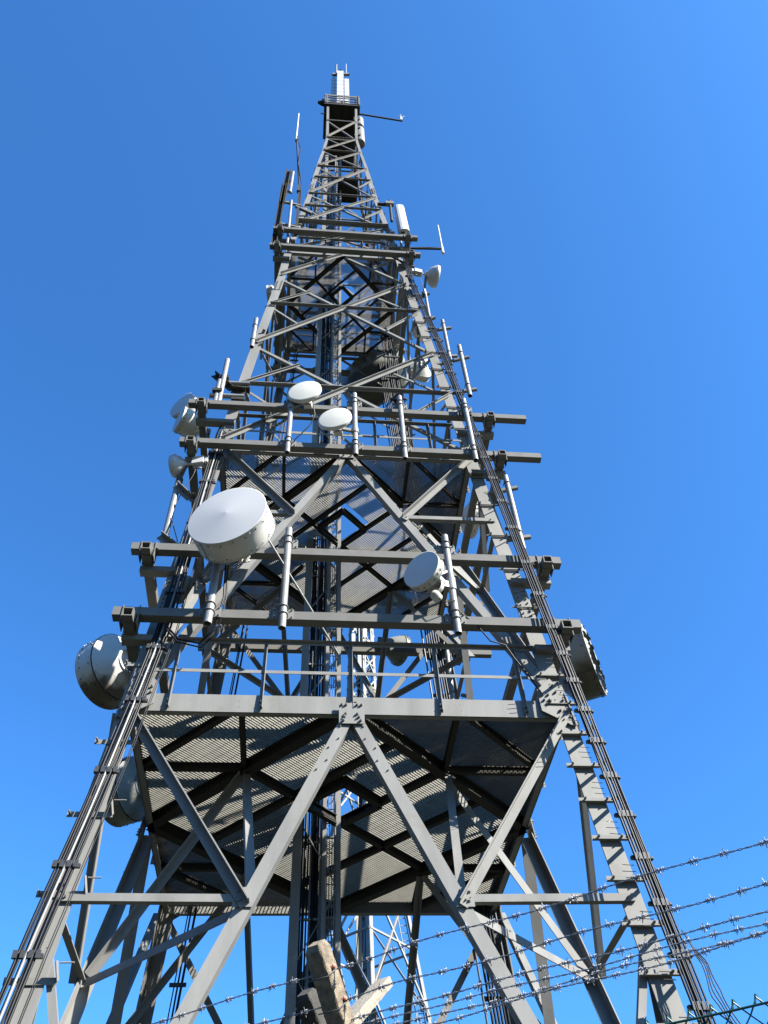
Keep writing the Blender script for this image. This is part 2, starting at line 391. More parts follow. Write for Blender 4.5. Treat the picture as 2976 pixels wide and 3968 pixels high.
def platform(z, half, eh, pitch, holes, rail, bd=.26, bw=.2, bh=.058):
    h = half; root = bpy.data.objects.new('platform', None); COL.objects.link(root); root.parent = tower; root.location = (0, 0, z)
    g = h-.02
    sq = [(-g, -g), (g, -g), (g, g), (-g, g)]
    FR = [(0, -g), (g, -g), (g, 0)]; BL = [(0, g), (-g, g), (-g, 0)]
    mid = [(-g, -g), (0, -g), (g, 0), (g, g), (0, g), (-g, 0)]
    grating('grating', [(mid, (q2, q2)), (FR, (q2, -q2)), (BL, (q2, -q2))], holes, z+bd+.038, root, pitch, bh, .010, .2)
    # edge channels
    for f in 'FRBL':
        n = FN[f]; t = FT[f]; mb = MB(); a = t*(-h+.1)+n*(h+.02)+V((0, 0, z)); b = t*(h-.1)+n*(h+.02)+V((0, 0, z))
        mb.bar(a, b, (0, 0, 1), eh/2, n, .012, eh/2, 0); mb.bar(a, b, (0, 0, 1), .012, n, .06, .012, -.06); mb.bar(a, b, (0, 0, 1), .012, n, .06, eh-.012, -.06)
        mb.build('edge_beam', STEEL, root)
    def ibeam(name, a, b, w_, d_, zt):
        a = V((a[0], a[1], zt-d_)); b = V((b[0], b[1], zt-d_)); dd = (b-a).normalized(); x = V((-dd.y, dd.x, 0)); mb = MB()
        mb.bar(a, b, x, w_/2, (0, 0, 1), .010, 0, .010); mb.bar(a, b, x, .008, (0, 0, 1), d_/2-.02, 0, d_/2); mb.bar(a, b, x, w_/2, (0, 0, 1), .010, 0, d_-.010)
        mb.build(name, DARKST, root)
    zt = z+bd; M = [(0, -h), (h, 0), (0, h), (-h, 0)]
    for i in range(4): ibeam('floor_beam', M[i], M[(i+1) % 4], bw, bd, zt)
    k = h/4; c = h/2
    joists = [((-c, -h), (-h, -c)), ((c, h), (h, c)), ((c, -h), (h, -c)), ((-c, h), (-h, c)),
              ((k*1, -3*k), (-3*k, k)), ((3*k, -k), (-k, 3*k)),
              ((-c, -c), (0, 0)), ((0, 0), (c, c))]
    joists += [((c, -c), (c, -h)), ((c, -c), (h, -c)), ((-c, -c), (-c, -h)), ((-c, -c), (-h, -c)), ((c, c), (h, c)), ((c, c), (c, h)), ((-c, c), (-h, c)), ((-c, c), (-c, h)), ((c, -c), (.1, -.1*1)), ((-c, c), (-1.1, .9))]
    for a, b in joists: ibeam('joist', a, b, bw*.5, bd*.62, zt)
    ro = .8*h/4
    for a, b in (((0, -2*ro), (ro, -ro)), ((ro, -ro), (0, 0)), ((0, -2*ro), (-ro, -ro)), ((-ro, -ro), (0, 0))): ibeam('joist', a, b, .12, bd*.8, zt)
    # guard rail
    if rail:
        for f in rail:
            g_ = h+.03; n = FN[f]; t = FT[f]
            for q in ((-3.31, -1.65, 0, 1.65, 3.25) if h > 3.5 else (-2.3, -.78, .78, 2.3)):
                mb = MB(); a = t*q+n*(g_+.03)+V((0, 0, z+.05)); b = t*q+n*(g_-.06)+V((0, 0, z+1.68))
                mb.bar(a, b, t, .035, n, .006); mb.bar(a, b, t, .006, n, .04, .03, .04)
                for zz in (.1, .2): mb.bolt(a+n*.006+V((0, 0, zz-.05)), n, .02, .03)
                mb.build('rail_post', STEEL, root)
            mb = MB(); a = t*(-h+.35)+n*(g_-.04)+V((0, 0, z+1.68)); b = t*(h-.35)+n*(g_-.04)+V((0, 0, z+1.68)); mb.angle(a, b, n, .07, .01, .075, 1, 1); mb.build('top_rail', STEEL, root)
            mb = MB(); a = t*(-h+.2)+n*g_+V((0, 0, z+.93)); b = t*(h-.2)+n*g_+V((0, 0, z+.93)); mb.bar(a, b, (0, 0, 1), .035, n, .006); mb.build('mid_rail', STEEL, root)
    return root
def holes(k): 
    r = .78*k; return [[(0, -2*r), (r, -r), (0, 0), (-r, -r)], [(-1.0, -.2), (.05, -.2), (.05, .95), (-1.0, .95)]]
platform(10.84, 4.0, .38, .062, holes(1), 'FRBL')
platform(19.69, 3.38, .28, .062, holes(1), 'FRBL', .22, .17, .072)
platform(35.34, 2.33, .2, .055, holes(.85), 'FRBL', .18, .14, .09)

# solid plate floors near the top
def plate_floor(z, x0, x1, y0, y1, th=.06):
    mb = MB(); mb.cbox(((x0+x1)/2, (y0+y1)/2, z), x1-x0, y1-y0, th)
    for q in (.25, .5, .75):
        x = x0+(x1-x0)*q; mb.box((x, y0, z-.07), (x, y1, z-.07), .06, .1)
    mb.box((x0, y0-.02, z), (x1, y0-.02, z), .05, .22); mb.box((x0, y1+.02, z), (x1, y1+.02, z), .05, .22)
    return mb.build('floor_plate', DARKST, tower)
plate_floor(64.1, -1.25, 1.25, -1.12, 1.15, .1)
plate_floor(60.6, -.98, .98, -.98, .98)
plate_floor(57.0, -.8, .8, -.8, .8)
plate_floor(49.9, -.22, .93, -.80, .50)
mb = MB()
for f in 'FRBL':
    n = FN[f]; t = FT[f]
    for zz in (64.45, 65.0, 65.7, 66.3):
        mb.box(t*-1.22+n*1.15+V((0, 0, zz)), t*1.22+n*1.15+V((0, 0, zz)), .06, .09 if zz < 66 else .34)
    for q in (-1.22, -1.05, -.15, .1, .5, 1.05, 1.22):
        mb.box(t*q+n*1.16+V((0, 0, 64.2)), t*q+n*1.16+V((0, 0, 66.3)), .07, .05)
    mb.box(t*-.9+n*1.1+V((0, 0, 64.3)), t*.3+n*1.0+V((0, 0, 65.5)), .05, .05)
mb.build('top_guard_rail', BEAM, tower)
for x, y in ((-.28, -.8), (.95, -.8), (.3, .5)):
    mb = MB(); mb.box((x, y, 49.9), (x, y, 52.6), .06, .06); mb.build('rail_post', STEEL_TOP, tower)

# ---------------------------------------------------------------- square section mounting beams in pairs round the tower
def ring(z, xl, xr, yf, yb, xt, tw, front_end, zt):
    m = BEAM
    for x0, x1, y in ((xl, xr, yf), (xl, xr, yb)):
        mb = MB(); mb.tubebox((x0, y, z), (x1, y, z), tw, .02); mb.build('mounting_beam', m, tower)
    for s in (-1, 1):
        mb = MB(); mb.tubebox((s*xt, front_end, z-tw-.012), (s*xt, -front_end+.2, z-tw-.012), tw, .022); mb.build('mounting_beam', m, tower)
        for y in (yf, yb):
            mb = MB()
            for e in (-1, 1):
                mb.box((s*xt+e*(tw*.5+.05), y, z-tw*1.6), (s*xt+e*(tw*.5+.05), y, z+tw*.62), .018, tw*1.25, up=(0, 1, 0))
            sy = -1 if y < 0 else 1
            for e in (-.6, .75):
                yy = y+sy*tw*.5*0+e*tw
                r = tw*.5+.012
                pts = [(s*xt-r, yy, z-tw*.4), (s*xt-r, yy, z-tw*1.5-.02), (s*xt+r, yy, z-tw*1.5-.02), (s*xt+r, yy, z-tw*.4)]
                mb.poly(pts, .012, 6)
            mb.bolt((s*xt-s*(tw*.5+.07), y-.11, z-.08), (-s, 0, 0), .02, .03)
            mb.build('beam_clamp', BEAM, tower)
        # cantilever bracket from the leg to the beam
        for yy in (-1, 1):
            mb = MB(); h = H(z); mb.box((s*(h-.2), yy*(h+.05), z-.42), (s*(xt+.15), yy*(h+.05), z-.42), .2, .03); mb.box((s*(h-.2), yy*(h+.14), z-.36), (s*(xt+.15), yy*(h+.14), z-.36), .025, .12)
            mb.build('beam_bracket', STEEL, tower)
ring(12.90, -4.63, 4.66, -4.29, 4.45, 4.28, .21, -4.62, 0)
ring(14.95, -4.68, 4.70, -4.13, 4.35, 4.32, .20, -4.45, 0)
ring(19.32, -4.33, 5.13, -3.86, 4.1, 4.02, .19, -4.15, 0)
ring(21.35, -4.39, 5.10, -3.73, 3.9, 4.02, .19, -4.02, 0)
ring(34.72, -3.05, 3.14, -2.85, 2.9, 2.75, .20, -3.12, 0)
ring(36.88, -3.04, 3.19, -2.70, 2.8, 2.75, .20, -2.97, 0)

# ---------------------------------------------------------------- central service shaft
def shaft():
    x0, x1, x2, y0, y1 = -.90, -.34, -.05, -.15, .62
    for x, y, ww in ((x0, y0, .19), (x2, y0, .10), (x0, y1, .12), (x2, y1, .12), (x1, y0, .08)):
        mb = MB(); mb.bar((x, y, 0), (x, y, 56), (1, 0, 0), ww/2, (0, 1, 0), .012, 0, 0); mb.bar((x, y, 0), (x, y, 56), (1, 0, 0), .012, (0, 1, 0), ww/2, ww/2-.012, ww/2)
        mb.build('shaft_post', STEEL, tower)
    mb = MB(); z = .5; k = 0
    while z < 55:
        a, b = (x0, x2) if k % 2 else (x2, x0)
        mb.box((a, y0+.03, z), (b, y0+.03, z+1.5), .012, .06, up=(0, 1, 0)); mb.box((x0, y0 if k % 2 else y1, z), (x0, y1 if k % 2 else y0, z+1.5), .05, .012); mb.box((x2, y0 if k % 2 else y1, z), (x2, y1 if k % 2 else y0, z+1.5), .05, .012)
        mb.box((x0, y1, z), (x2, y1, z), .05, .05); z += 1.5; k += 1
    mb.build('shaft_lattice', STEEL, tower)
    lad = bpy.data.objects.new('ladder', None); COL.objects.link(lad); lad.parent = tower; lad.location = (x1, y0, 0)
    for x in (x1+.02, x2-.08):
        mb = MB(); mb.bar((x, y0+.12, .3), (x, y0+.12, 56), (1, 0, 0), .01, (0, 1, 0), .035); mb.build('stile', GALV, lad)
    mb = MB(); z = .4
    while z < 56: mb.tube((x1+.02, y0+.12, z), (x2-.08, y0+.12, z), .012, 6, cap=False); z += .33
    mb.build('rungs', GALV, lad)
    mb = MB(); z = 3
    while z < 56:
        pts = [(x1+.02+.11*(1-math.cos(t*math.pi/6))*1.0, y0+.12+.62*math.sin(t*math.pi/6), z) for t in range(7)]
        mb.poly(pts, .012, 4); z += .55
    for t in (1, 2, 3, 4, 5):
        x = x1+.02+.11*(1-math.cos(t*math.pi/6)); y = y0+.12+.62*math.sin(t*math.pi/6)
        mb.box((x, y, 3), (x, y, 56), .02, .008)
    mb.build('cage', GALV, lad)
shaft()
bund = thing('cable_riser', 'dark bundle of cables climbing the central shaft beside the ladder', 'cable bundle', (-.7, .3, 0))
for i in range(12):
    x = -.84+.055*i if i < 9 else -.6+.1*(i-9); y = .12+.03*math.sin(i*2.1)+(0 if i < 9 else .28)
    pts = [(x+.012*math.sin(k*.9+i), y+.012*math.cos(k*1.3+i), 0.1+k*2.2) for k in range(25)]
    mb = MB(); mb.poly(pts, .019+.006*(i % 3), 6); mb.build('cable', BLACK if i % 4 else GALV, bund)
for k in range(34):
    mb = MB(); mb.box((-.9, .1, 1+k*1.6), (-.3, .1, 1+k*1.6), .05, .04); mb.build('cable_tray', GALV, bund)
# cable ladder on the back right leg
b2 = thing('cable_ladder', 'dark cable ladder running up inside the rear right tower leg', 'cable ladder', (4.0, 4.0, 0))
for i in range(6):
    pts = []
    for k in range(12):
        z = .2+k*3.2; h = H(z); pts.append((h-.62+.075*i, h-.35, z))
    mb = MB(); mb.poly(pts, .03, 6); mb.build('cable', BLACK, b2)
for k in range(26):
    z = .8+k*1.35; h = H(z); mb = MB(); mb.box((h-.72, h-.3, z), (h-.1, h-.3, z), .04, .1); mb.build('rung', CLAMP, b2)
for e in (-.74, -.08):
    mb = MB(); mb.poly([(H(z)+e, H(z)-.3, z) for z in (.2, 7, 14, 21, 28, 35)], .035, 4); mb.build('stile', CLAMP, b2)

for (fx, fy, nn_, z0_, z1_, lab) in ((.80, .55, 7, 19.9, 36, 'black feeder cables climbing inside the right face between the two upper gratings'),
                                 (.90, .85, 6, 34, 50, 'black feeder cables climbing inside the narrow upper tower on the right'),
                                 (-.84, .88, 3, .2, 36, 'black feeder cables strapped inside the rear left leg')):
    fb = thing('cable_riser', lab, 'cable bundle', (H(z0_)*fx, H(z0_)*fy, z0_))
    for i in range(nn_):
        rr_ = random.Random(i*7+int(z0_)); k = 9; pts = []
        for j in range(k+1):
            z = z0_+(z1_-z0_)*j/k; pts.append((H(z)*fx+.085*i+rr_.uniform(-.03, .03), H(z)*fy+rr_.uniform(-.05, .05), z))
        mb = MB(); mb.poly(pts, (.024 if nn_ > 4 else .014)+.007*(i % 3), 6); mb.build('cable', BLACK if i % 3 else DARKST, fb)
    for j in range(10):
        z = z0_+(z1_-z0_)*(j+.5)/10; mb = MB(); mb.box((H(z)*fx-.1, H(z)*fy-.05, z), (H(z)*fx+.09*nn_, H(z)*fy-.05, z), .05, .08); mb.build('clamp', CLAMP, fb)
# ---------------------------------------------------------------- external cable bundles
def cable_run(name, label, path, side, cnt, pitch, r, clampz, matfn, width_dir):
    root = thing(name, label, 'cable bundle', tuple(path[0]))
    for i in range(cnt):
        o = (i-(cnt-1)/2)*pitch
        pts = []
        for j, p in enumerate(path):
            wob = .010*math.sin(j*1.7+i*2.3)+.006*math.sin(j*3.1+i); pts.append(V(p)+V(width_dir)*(o+wob)+V((0, -.02*(i % 2), 0)))
        # subdivide smoothly
        q = []
        for a, b in zip(pts, pts[1:]):
            for k in range(4): q.append(a.lerp(b, k/4))
        q.append(pts[-1])
        for _ in range(2): q = [q[0]]+[(q[k-1]+q[k]*2+q[k+1])/4 for k in range(1, len(q)-1)]+[q[-1]]
        mb = MB(); mb.poly(q, r*(1 if i % 3 else 1.25), 8); mb.build('cable', matfn(i), root)
    return root
def bundle_at(z, ex, ey): return V((S(z)/2+ex(z), -S(z)/2-ey(z), z))
exr = lambda z: .10 if z < 22 else .07+.03*min(1, (z-22)/8)
eyr = lambda z: .64 if z < 26 else .64-.28*min(1, (z-26)/6)
zs = [.3, 3, 5.5, 7, 8.8, 10.7, 12.9, 15.5, 18.7, 22.4, 24.4, 28.6, 31, 32.4]
path = [bundle_at(z, exr, eyr) for z in zs]+[V((2.62, -2.75, 33.6)), V((2.35, -2.72, 34.3)), V((1.95, -2.6, 35.0)), V((1.75, -2.45, 36.5)), V((1.7, -2.3, 38.2))]
rb = cable_run('cable_bundle', 'thick black cable bundle on stand-off brackets outside the right front leg', path, 1, 8, .031, .0145, None, lambda i: BLACK, (1, .25, 0))
z = 5.6; k = 0
while z < 33:
    c = bundle_at(z, exr, eyr)
    mb = MB(); mb.box(c+V((-.16, .02, 0)), c+V((.15, .08, 0)), .06, .05)
    for i in range(4): mb.box(c+V((-.10+.065*i, -.035, -.05)), c+V((-.10+.065*i, -.035, .05)), .035, .025)
    mb.bolt(c+V((.15, .05, 0)), (1, 0, 0), .04, .025)
    mb.build('cable_clamp', CLAMP, rb)
    if z < 12:
        mb = MB()
        for q in range(3): mb.poly([c+V((-.15, .02, -.12-.1*q)), c+V((-.33-.03*(q % 2), .0, -.12-.1*q))], .007, 4)
        mb.build('cable_tie', BLACK, rb)
    z += random.uniform(.66, .74) if z < 12 else random.uniform(.95, 1.35)
z = 5.55
while z < 32:
    h = H(z); hx = h+.08
    c = V((hx-.17, -(h+.012), z))
    mb = MB(); a = c+V((-.30, -.01, 0)); b = c+V((.28, -.01, 0)); k_ = 1 if z < 13 else .4
    mb.bar(a, b, (0, 0, 1), .045*k_, (0, 1, 0), .006); mb.bar(a, b, (0, 0, 1), .006, (0, 1, 0), .035*k_, -.04*k_, -.03)
    t0 = b; t1 = c+V((.37, -.10, .0)); t2 = V((hx+.10, -(S(z)/2+eyr(z)-.06), z+.0))
    for p_, q_ in ((t0, t1), (t1, t2)): mb.box(p_+V((0, -.01, 0)), q_+V((0, -.01, 0)), .010, .08*k_)
    mb.bolt(c+V((-.2, -.02, 0)), (0, -1, 0), .022, .09); mb.bolt(c+V((.18, -.02, 0)), (0, -1, 0), .022, .09)
    mb.build('bracket', STEEL, rb)
    z += .70 if z < 12 else 1.25
# loose wires peeling off the bottom of the right bundle
mb = MB()
for i in range(4):
    pts = [V((4.66+.02*i, -4.72, 6.7-.05*i)), V((4.75+.03*i, -4.83, 6.2)), V((4.72+.05*i, -4.9, 5.75)), V((4.88+.04*i, -4.95, 5.3)), V((4.9, -5.0, 4.6))]
    q = []
    for a, b in zip(pts, pts[1:]):
        for k in range(5): q.append(a.lerp(b, k/5)+V((.012*math.sin(k+i), 0, 0)))
    mb.poly(q, .009, 5)
mb.build('loose_wire', BLACK, rb)

# left bundle over the left front leg
lc = [(4.7, -4.55, -4.85), (5.95, -4.44, -4.66), (6.98, -4.33, -4.55), (8.52, -4.12, -4.44), (10.16, -3.92, -4.30), (11.51, -3.76, -4.22), (12.67, -3.66, -4.10), (13.97, -3.60, -4.02), (15.4, -3.55, -3.93), (18.14, -3.46, -3.70), (19.4, -3.40, -3.62), (20.4, -3.42, -3.45), (21.6, -3.38, -3.0)]
path = [V((x, y, z)) for z, x, y in lc]; path.insert(0, V((-4.85, -5.2, .3)))
lb = cable_run('cable_bundle', 'silvery black cable bundle strapped to the face of the left front leg', path, -1, 7, .040, .0165, None, lambda i: (BLACK, BLACK, BLACK, GALV, BLACK, BLACK, BLACK)[i], (1, 0, 0))
def lpath(z):
    for a, b in zip(path, path[1:]):
        if a.z <= z <= b.z: return a.lerp(b, (z-a.z)/(b.z-a.z))
for z in (6.45, 7.75, 9.4, 10.9, 12.2, 13.8, 16.2, 17.9, 19.2):
    c = lpath(z); mb = MB(); mb.box(c+V((-.2, .03, 0)), c+V((.2, .03, 0)), .05, .06)
    for i in range(4): mb.box(c+V((-.15+.1*i, -.04, -.05)), c+V((-.15+.1*i, -.04, .05)), .06, .025)
    mb.build('cable_clamp', CLAMP, lb)
for z in (6.2, 7.4, 8.7, 10.1, 11.9):
    h = H(z); c = V((-(h+.08)+.17, -(h+.012), z)); mb = MB(); mb.bar(c+V((-.36, -.01, 0)), c+V((.34, -.01, 0)), (0, 0, 1), .045, (0, 1, 0), .006)
    mb.box(c+V((.34, -.02, 0)), c+V((.30, -.16, .2)), .01, .06); mb.bolt(c+V((-.31, -.02, 0)), (0, -1, 0), .02, .1); mb.poly([c+V((.33, -.1, .2)), c+V((.52, -.1, .2))], .012, 5)
    mb.build('bracket', STEEL, lb)
mb = MB()
for i in range(2):
    mb.poly([V((-3.3+.03*i, -3.75, 16.5)), V((-3.4+.03*i, -4.2, 12.5)), V((-3.75+.03*i, -4.35, 9.5)), V((-4.15+.03*i, -4.6, 6.5)), V((-4.5, -5.0, 3.0))], .008, 5)
mb.build('loose_wire', BLACK, lb)

# cable drop looping over the guard rail
c1 = MB(); c1.poly([(-3.6, -4.3, 12.65), (-3.3, -4.3, 12.3), (-2.9, -4.3, 12.2), (-2.65, -4.35, 12.5), (-2.55, -4.4, 13.3), (-2.6, -4.45, 14.2)], .022, 6)
c1.poly([(-3.6, -4.3, 12.58), (-3.3, -4.3, 12.22), (-2.85, -4.3, 12.1), (-2.58, -4.35, 12.45), (-2.5, -4.4, 13.3), (-2.55, -4.45, 14.2)], .018, 6)
tag(c1.build('loose_cable', BLACK), 'black cable looping from the left leg up to the biggest white drum dish', 'cable')
c1 = MB(); c1.poly([(2.15, -4.45, 13.1), (2.5, -4.35, 12.85), (2.75, -4.3, 12.45), (3.05, -4.25, 12.4), (3.2, -4.2, 12.1), (3.45, -4.1, 11.75), (3.6, -4.15, 11.3)], .016, 6)
tag(c1.build('loose_cable', BLACK), 'thin black cable sagging from the slim round dish pole to the right leg', 'cable')
c1 = MB(); c1.poly([(-.98, -4.3, 20.9), (-.9, -4.25, 20.3), (-1.0, -4.2, 19.9), (-1.25, -4.15, 19.5), (-1.4, -4.1, 19.3)], .016, 6)
tag(c1.build('loose_cable', BLACK), 'short black cable hanging beneath the upper of the two cream dishes', 'cable')

# ---------------------------------------------------------------- mounting poles
def pole(x, y, z0, z1, label, r=.072, clamps=(), name='mounting_pole', group=None, yb=None):
    t = thing(name, label, 'pole', (x, y, z0), group)
    mb = MB(); mb.tube((x, y, z0), (x, y, z1), r, 16, hollow=True); mb.build('pipe', GALV, t)
    for z in clamps:
        yy = y+r+.012
        mb = MB(); mb.bar((x-.21, yy, z), (x+.21, yy, z), (0, 0, 1), .125, (0, 1, 0), .009)
        for zz in (-.08, .11):
            mb.poly([(x-r-.02, yy, z+zz)]+[(x-(r+.014)*math.cos(k*math.pi/8), y-(r+.014)*math.sin(k*math.pi/8), z+zz) for k in range(9)]+[(x+r+.02, yy, z+zz)], .013, 6)
        for q in (-.17, .17):
            for zz in (-.09, .1): mb.bolt((x+q, yy-.009, z+zz), (0, -1, 0), .018, .03)
        mb.build('pole_clamp', STEEL, t)
    return t
pole(-1.565, -4.05, 18.8, 21.55, 'grey pole bearing the upper cream dish, left of four on the middle front beams', clamps=(19.32, 21.2), r=.07)
pole(.18, -4.05, 18.83, 21.75, 'grey pole just right of the lower cream dish on the middle front beams', clamps=(19.32, 21.35), r=.07)
pole(1.455, -4.05, 18.76, 21.72, 'bare grey pole between the cream dishes and the right leg, middle front beams', clamps=(19.32, 21.35), r=.07)
pole(3.30, -4.05, 18.83, 21.75, 'bare grey pole in front of the right leg on the middle front beams', clamps=(19.32, 21.35), r=.07)
pole(-1.35, -4.50, 12.46, 15.35, 'empty grey pole between the big drum dish and slim round dish, lower front beams', clamps=(12.9, 14.95), r=.075)
pole(-2.77, -4.52, 12.5, 15.0, 'rust streaked pole under the biggest white drum dish', clamps=(12.9,), r=.085)
pole(2.08, -4.50, 12.44, 15.3, 'grey pole beside the slim round dish on the lower front beams', clamps=(12.9, 14.95), r=.075)
def side_pole(x, y, z0, z1, label, arms, r=.07, ax=-1):
    t = pole(x, y, z0, z1, label, r=r)
    for z in arms:
        h = H(z)
        mb = MB(); mb.box((x+.3*(-ax), y+.13, z+.02), (ax*-1*(h-.15) if False else math.copysign(h-.1, x), -(h-.05) if y < 0 else y, z-.1), .09, .09)
        mb.poly([(x-r-.01, y+.08, z)]+[(x-(r+.013)*math.cos(k*math.pi/8), y-(r+.013)*math.sin(k*math.pi/8), z) for k in range(9)]+[(x+r+.01, y+.08, z)], .012, 6)
        mb.build('arm', STEEL, t)
    return t
side_pole(3.74, -3.42, 23.0, 26.1, 'longest bare grey pole held off the right leg above the middle beams', (23.6, 25.6))
side_pole(4.06, -3.82, 15.7, 18.5, 'grey pole held off the right leg between the middle and lower beams', (16.3, 18.2))
side_pole(3.45, -3.1, 25.4, 28.5, 'grey pole held off the right leg highest of the right side poles', (26.2, 28.2), r=.06)
side_pole(-3.04, -3.15, 25.75, 27.7, 'short stubby grey pole clamped against the left leg above the middle beams', (26.2, 27.2), r=.07)
side_pole(3.2, 1.9, 15.2, 17.5, 'short grey pole behind the right leg below the slim round dish', (16.,), r=.07)
side_pole(3.2, 2.2, 33.3, 35.8, 'short banded grey pole hanging inside the right legs near the upper grating', (34.5,), r=.08)

# stub pipes on the left above the middle beams
t = thing('pipe_mount', 'upper T-shaped pipe mount on the left leg above the middle beams', 'pipe mount', (-3.55, -3.6, 21.9))
mb = MB(); mb.tube((-3.62, -3.6, 21.45), (-3.62, -3.6, 24.05), .075, 16, hollow=True); mb.build('pipe', GALV, t)
mb = MB(); mb.tube((-3.75, -3.45, 22.95), (-2.86, -3.45, 22.98), .075, 16, hollow=True); mb.build('cross_pipe', GALV, t)
mb = MB(); mb.box((-3.1, -3.35, 22.86), (-2.85, -3.35, 22.86), .2, .12); mb.box((-3.75, -3.53, 23.1), (-3.48, -3.53, 23.1), .16, .14); mb.build('pole_clamp', DARKST, t)
t = thing('pipe_mount', 'lower T-shaped pipe mount on the left leg just over the middle beam', 'pipe mount', (-3.65, -3.7, 21.5))
mb = MB(); mb.tube((-3.72, -3.6, 21.45), (-3.72, -3.6, 22.85), .072, 16, hollow=True); mb.build('pipe', GALV, t)
mb = MB(); mb.tube((-3.92, -3.57, 22.06), (-2.94, -3.57, 22.08), .075, 16, hollow=True); mb.build('cross_pipe', GALV, t)
mb = MB(); mb.box((-3.3, -3.5, 21.95), (-2.92, -3.5, 21.95), .22, .12); mb.box((-3.85, -3.64, 22.2), (-3.58, -3.64, 22.2), .16, .12)
mb.angle((-4.0, -3.3, 23.6), (-3.35, -3.5, 22.5), (0, -1, 0), .16, .02, .14); mb.angle((-3.35, -3.5, 22.45), (-2.95, -3.5, 22.4), (0, -1, 0), .16, .02, .14); mb.build('bracket', DARKST, t)

# ---------------------------------------------------------------- dishes
def nrm(a, tilt=0): a = math.radians(a); return V((math.sin(a), -math.cos(a), tilt)).normalized()
def drum_dish(label, C, R, azd, sh_len, back=.35, group=None, radome=WHITE, shell=SHROUD, pole_to=None, cone=.05, rimback=False, torn=False, strut=None, name='drum_dish', mounts=True):
    """C = centre of the front face (or of the back rim when rimback)"""
    n = nrm(azd); C = V(C)
    if rimback: C = C+n*sh_len
    t = thing(name, label, 'microwave dish', tuple(C-n*(sh_len+back)), group)
    mb = MB(); mb.lathe(C, n, [(-sh_len, R), (-sh_len*.5, R), (0, R), (.008, R+.012), (.02, R+.012), (.02, R)], 64)
    mb.lathe(C, n, [(-sh_len-.012, R+.014), (-sh_len+.012, R+.014)], 64)
    side = n.cross(V((0, 0, 1)))
    up = side.cross(n)
    for k in range(28):
        a = 2*math.pi*k/28; d = side*math.cos(a)+up*math.sin(a)
        mb.bolt(C+d*R-n*(.06), d, .011, .010); mb.bolt(C+d*R-n*(sh_len-.05), d, .011, .010)
    for q in (.35, .65): mb.bolt(C+(side*math.cos(-1.0)+up*math.sin(-1.0))*R-n*sh_len*q, side*math.cos(-1.0)+up*math.sin(-1.0), .014, .012)
    mb.build('shroud', shell, t)
    mb = MB()
    for k in range(20):
        a = 2*math.pi*(k+.3)/20; d = side*math.cos(a)+up*math.sin(a)
        mb.bolt(C+d*(R-.004)-n*(.075+.02*(k % 2)), d, .013, .012)
        if k % 2: mb.bolt(C+d*(R-.004)-n*(sh_len-.07), d, .013, .012)
    mb.lathe(C, n, [(-sh_len-.02, R+.016), (-sh_len-.014, R+.017)], 64)
    a = -.9; d = side*math.cos(a)+up*math.sin(a)
    mb.box(C+d*(R+.002)-n*.03, C+d*(R+.002)-n*(sh_len-.02), .006, .012, up=tuple(d))
    mb.build('rivets', DARKST, t)
    if not torn:
        mb = MB(); mb.lathe(C, n, [(.02, R), (.02+cone*.5, R*.5), (.02+cone, .002)], 72); mb.build('radome', radome, t)
    else:
        # open mouth with shredded cover
        mb = MB(); mb.lathe(C-n*sh_len*.95, n, [(0, .05), (.05, R*.5), (.16, R*.985)], 48); mb.build('reflector', DARKST, t)
        mb = MB(); rnd = random.Random(4)
        for k in range(40):
            a = 2*math.pi*k/40; a2 = a+.17; L_ = rnd.uniform(.03, .13)*(1.3 if math.cos(a-.2) > .2 else .6); b_ = rnd.uniform(-.02, .035)
            d = side*math.cos(a)+up*math.sin(a); d2 = side*math.cos(a2)+up*math.sin(a2); dm = (d+d2).normalized()
            mb.add([C+d*R+n*.02, C+d2*R+n*.02, C+d2*(R-L_*.5)+n*(.02+b_), C+dm*(R-L_)+n*(.03+b_*1.3), C+d*(R-L_*.6)+n*(.02+b_*.6)], [(0, 1, 2, 3, 4)])
        mb.build('torn_radome', FOAM, t)
    # parabolic back
    mb = MB(); pr = []
    for k in range(9):
        q = k/8; pr.append((-sh_len-.02-back*(.85*q+.15*(1-(1-q)**2))*.72, R*.985*(1-q)+.40*R*q))
    mb.lathe(C, n, pr, 48)
    b0 = pr[-1][0]; mb.lathe(C, n, [(b0, R*.40), (b0-.02, R*.40), (b0-.02, R*.34), (b0+.05, R*.32), (b0+.05, .01)], 40)
    mb.build('reflector_back', shell, t)
    if mounts:
        mb = MB(); bc = C+n*(b0-.09)
        mb.box(bc, bc-n*.16, .16, .2); mb.box(bc-n*.10-V((0, 0, .22)), bc-n*.10+V((0, 0, .22)), .14, .05)
        mb.box(bc+side*.1-n*.02-V((0, 0, .3)), bc-side*.05-n*.14-V((0, 0, .16)), .05, .12)
        mb.box(bc-side*.1-n*.02-V((0, 0, .3)), bc+side*.05-n*.14-V((0, 0, .16)), .05, .12)
        mb.build('mount_bracket', CLAMP if shell is not SHROUD else SHROUD, t)
    if strut:
        mb = MB()
        for a, b in strut: mb.tube(a, b, .022, 8)
        mb.build('side_strut', GALV, t)
    return t
drum_dish('largest white drum dish with smooth white face, front left above the lower beams', (-2.58, -5.45, 14.62), .83, 341, .52, back=.5,
          strut=[((-1.75, -4.9, 14.55), (-.2, -3.2, 12.95))], cone=.065)
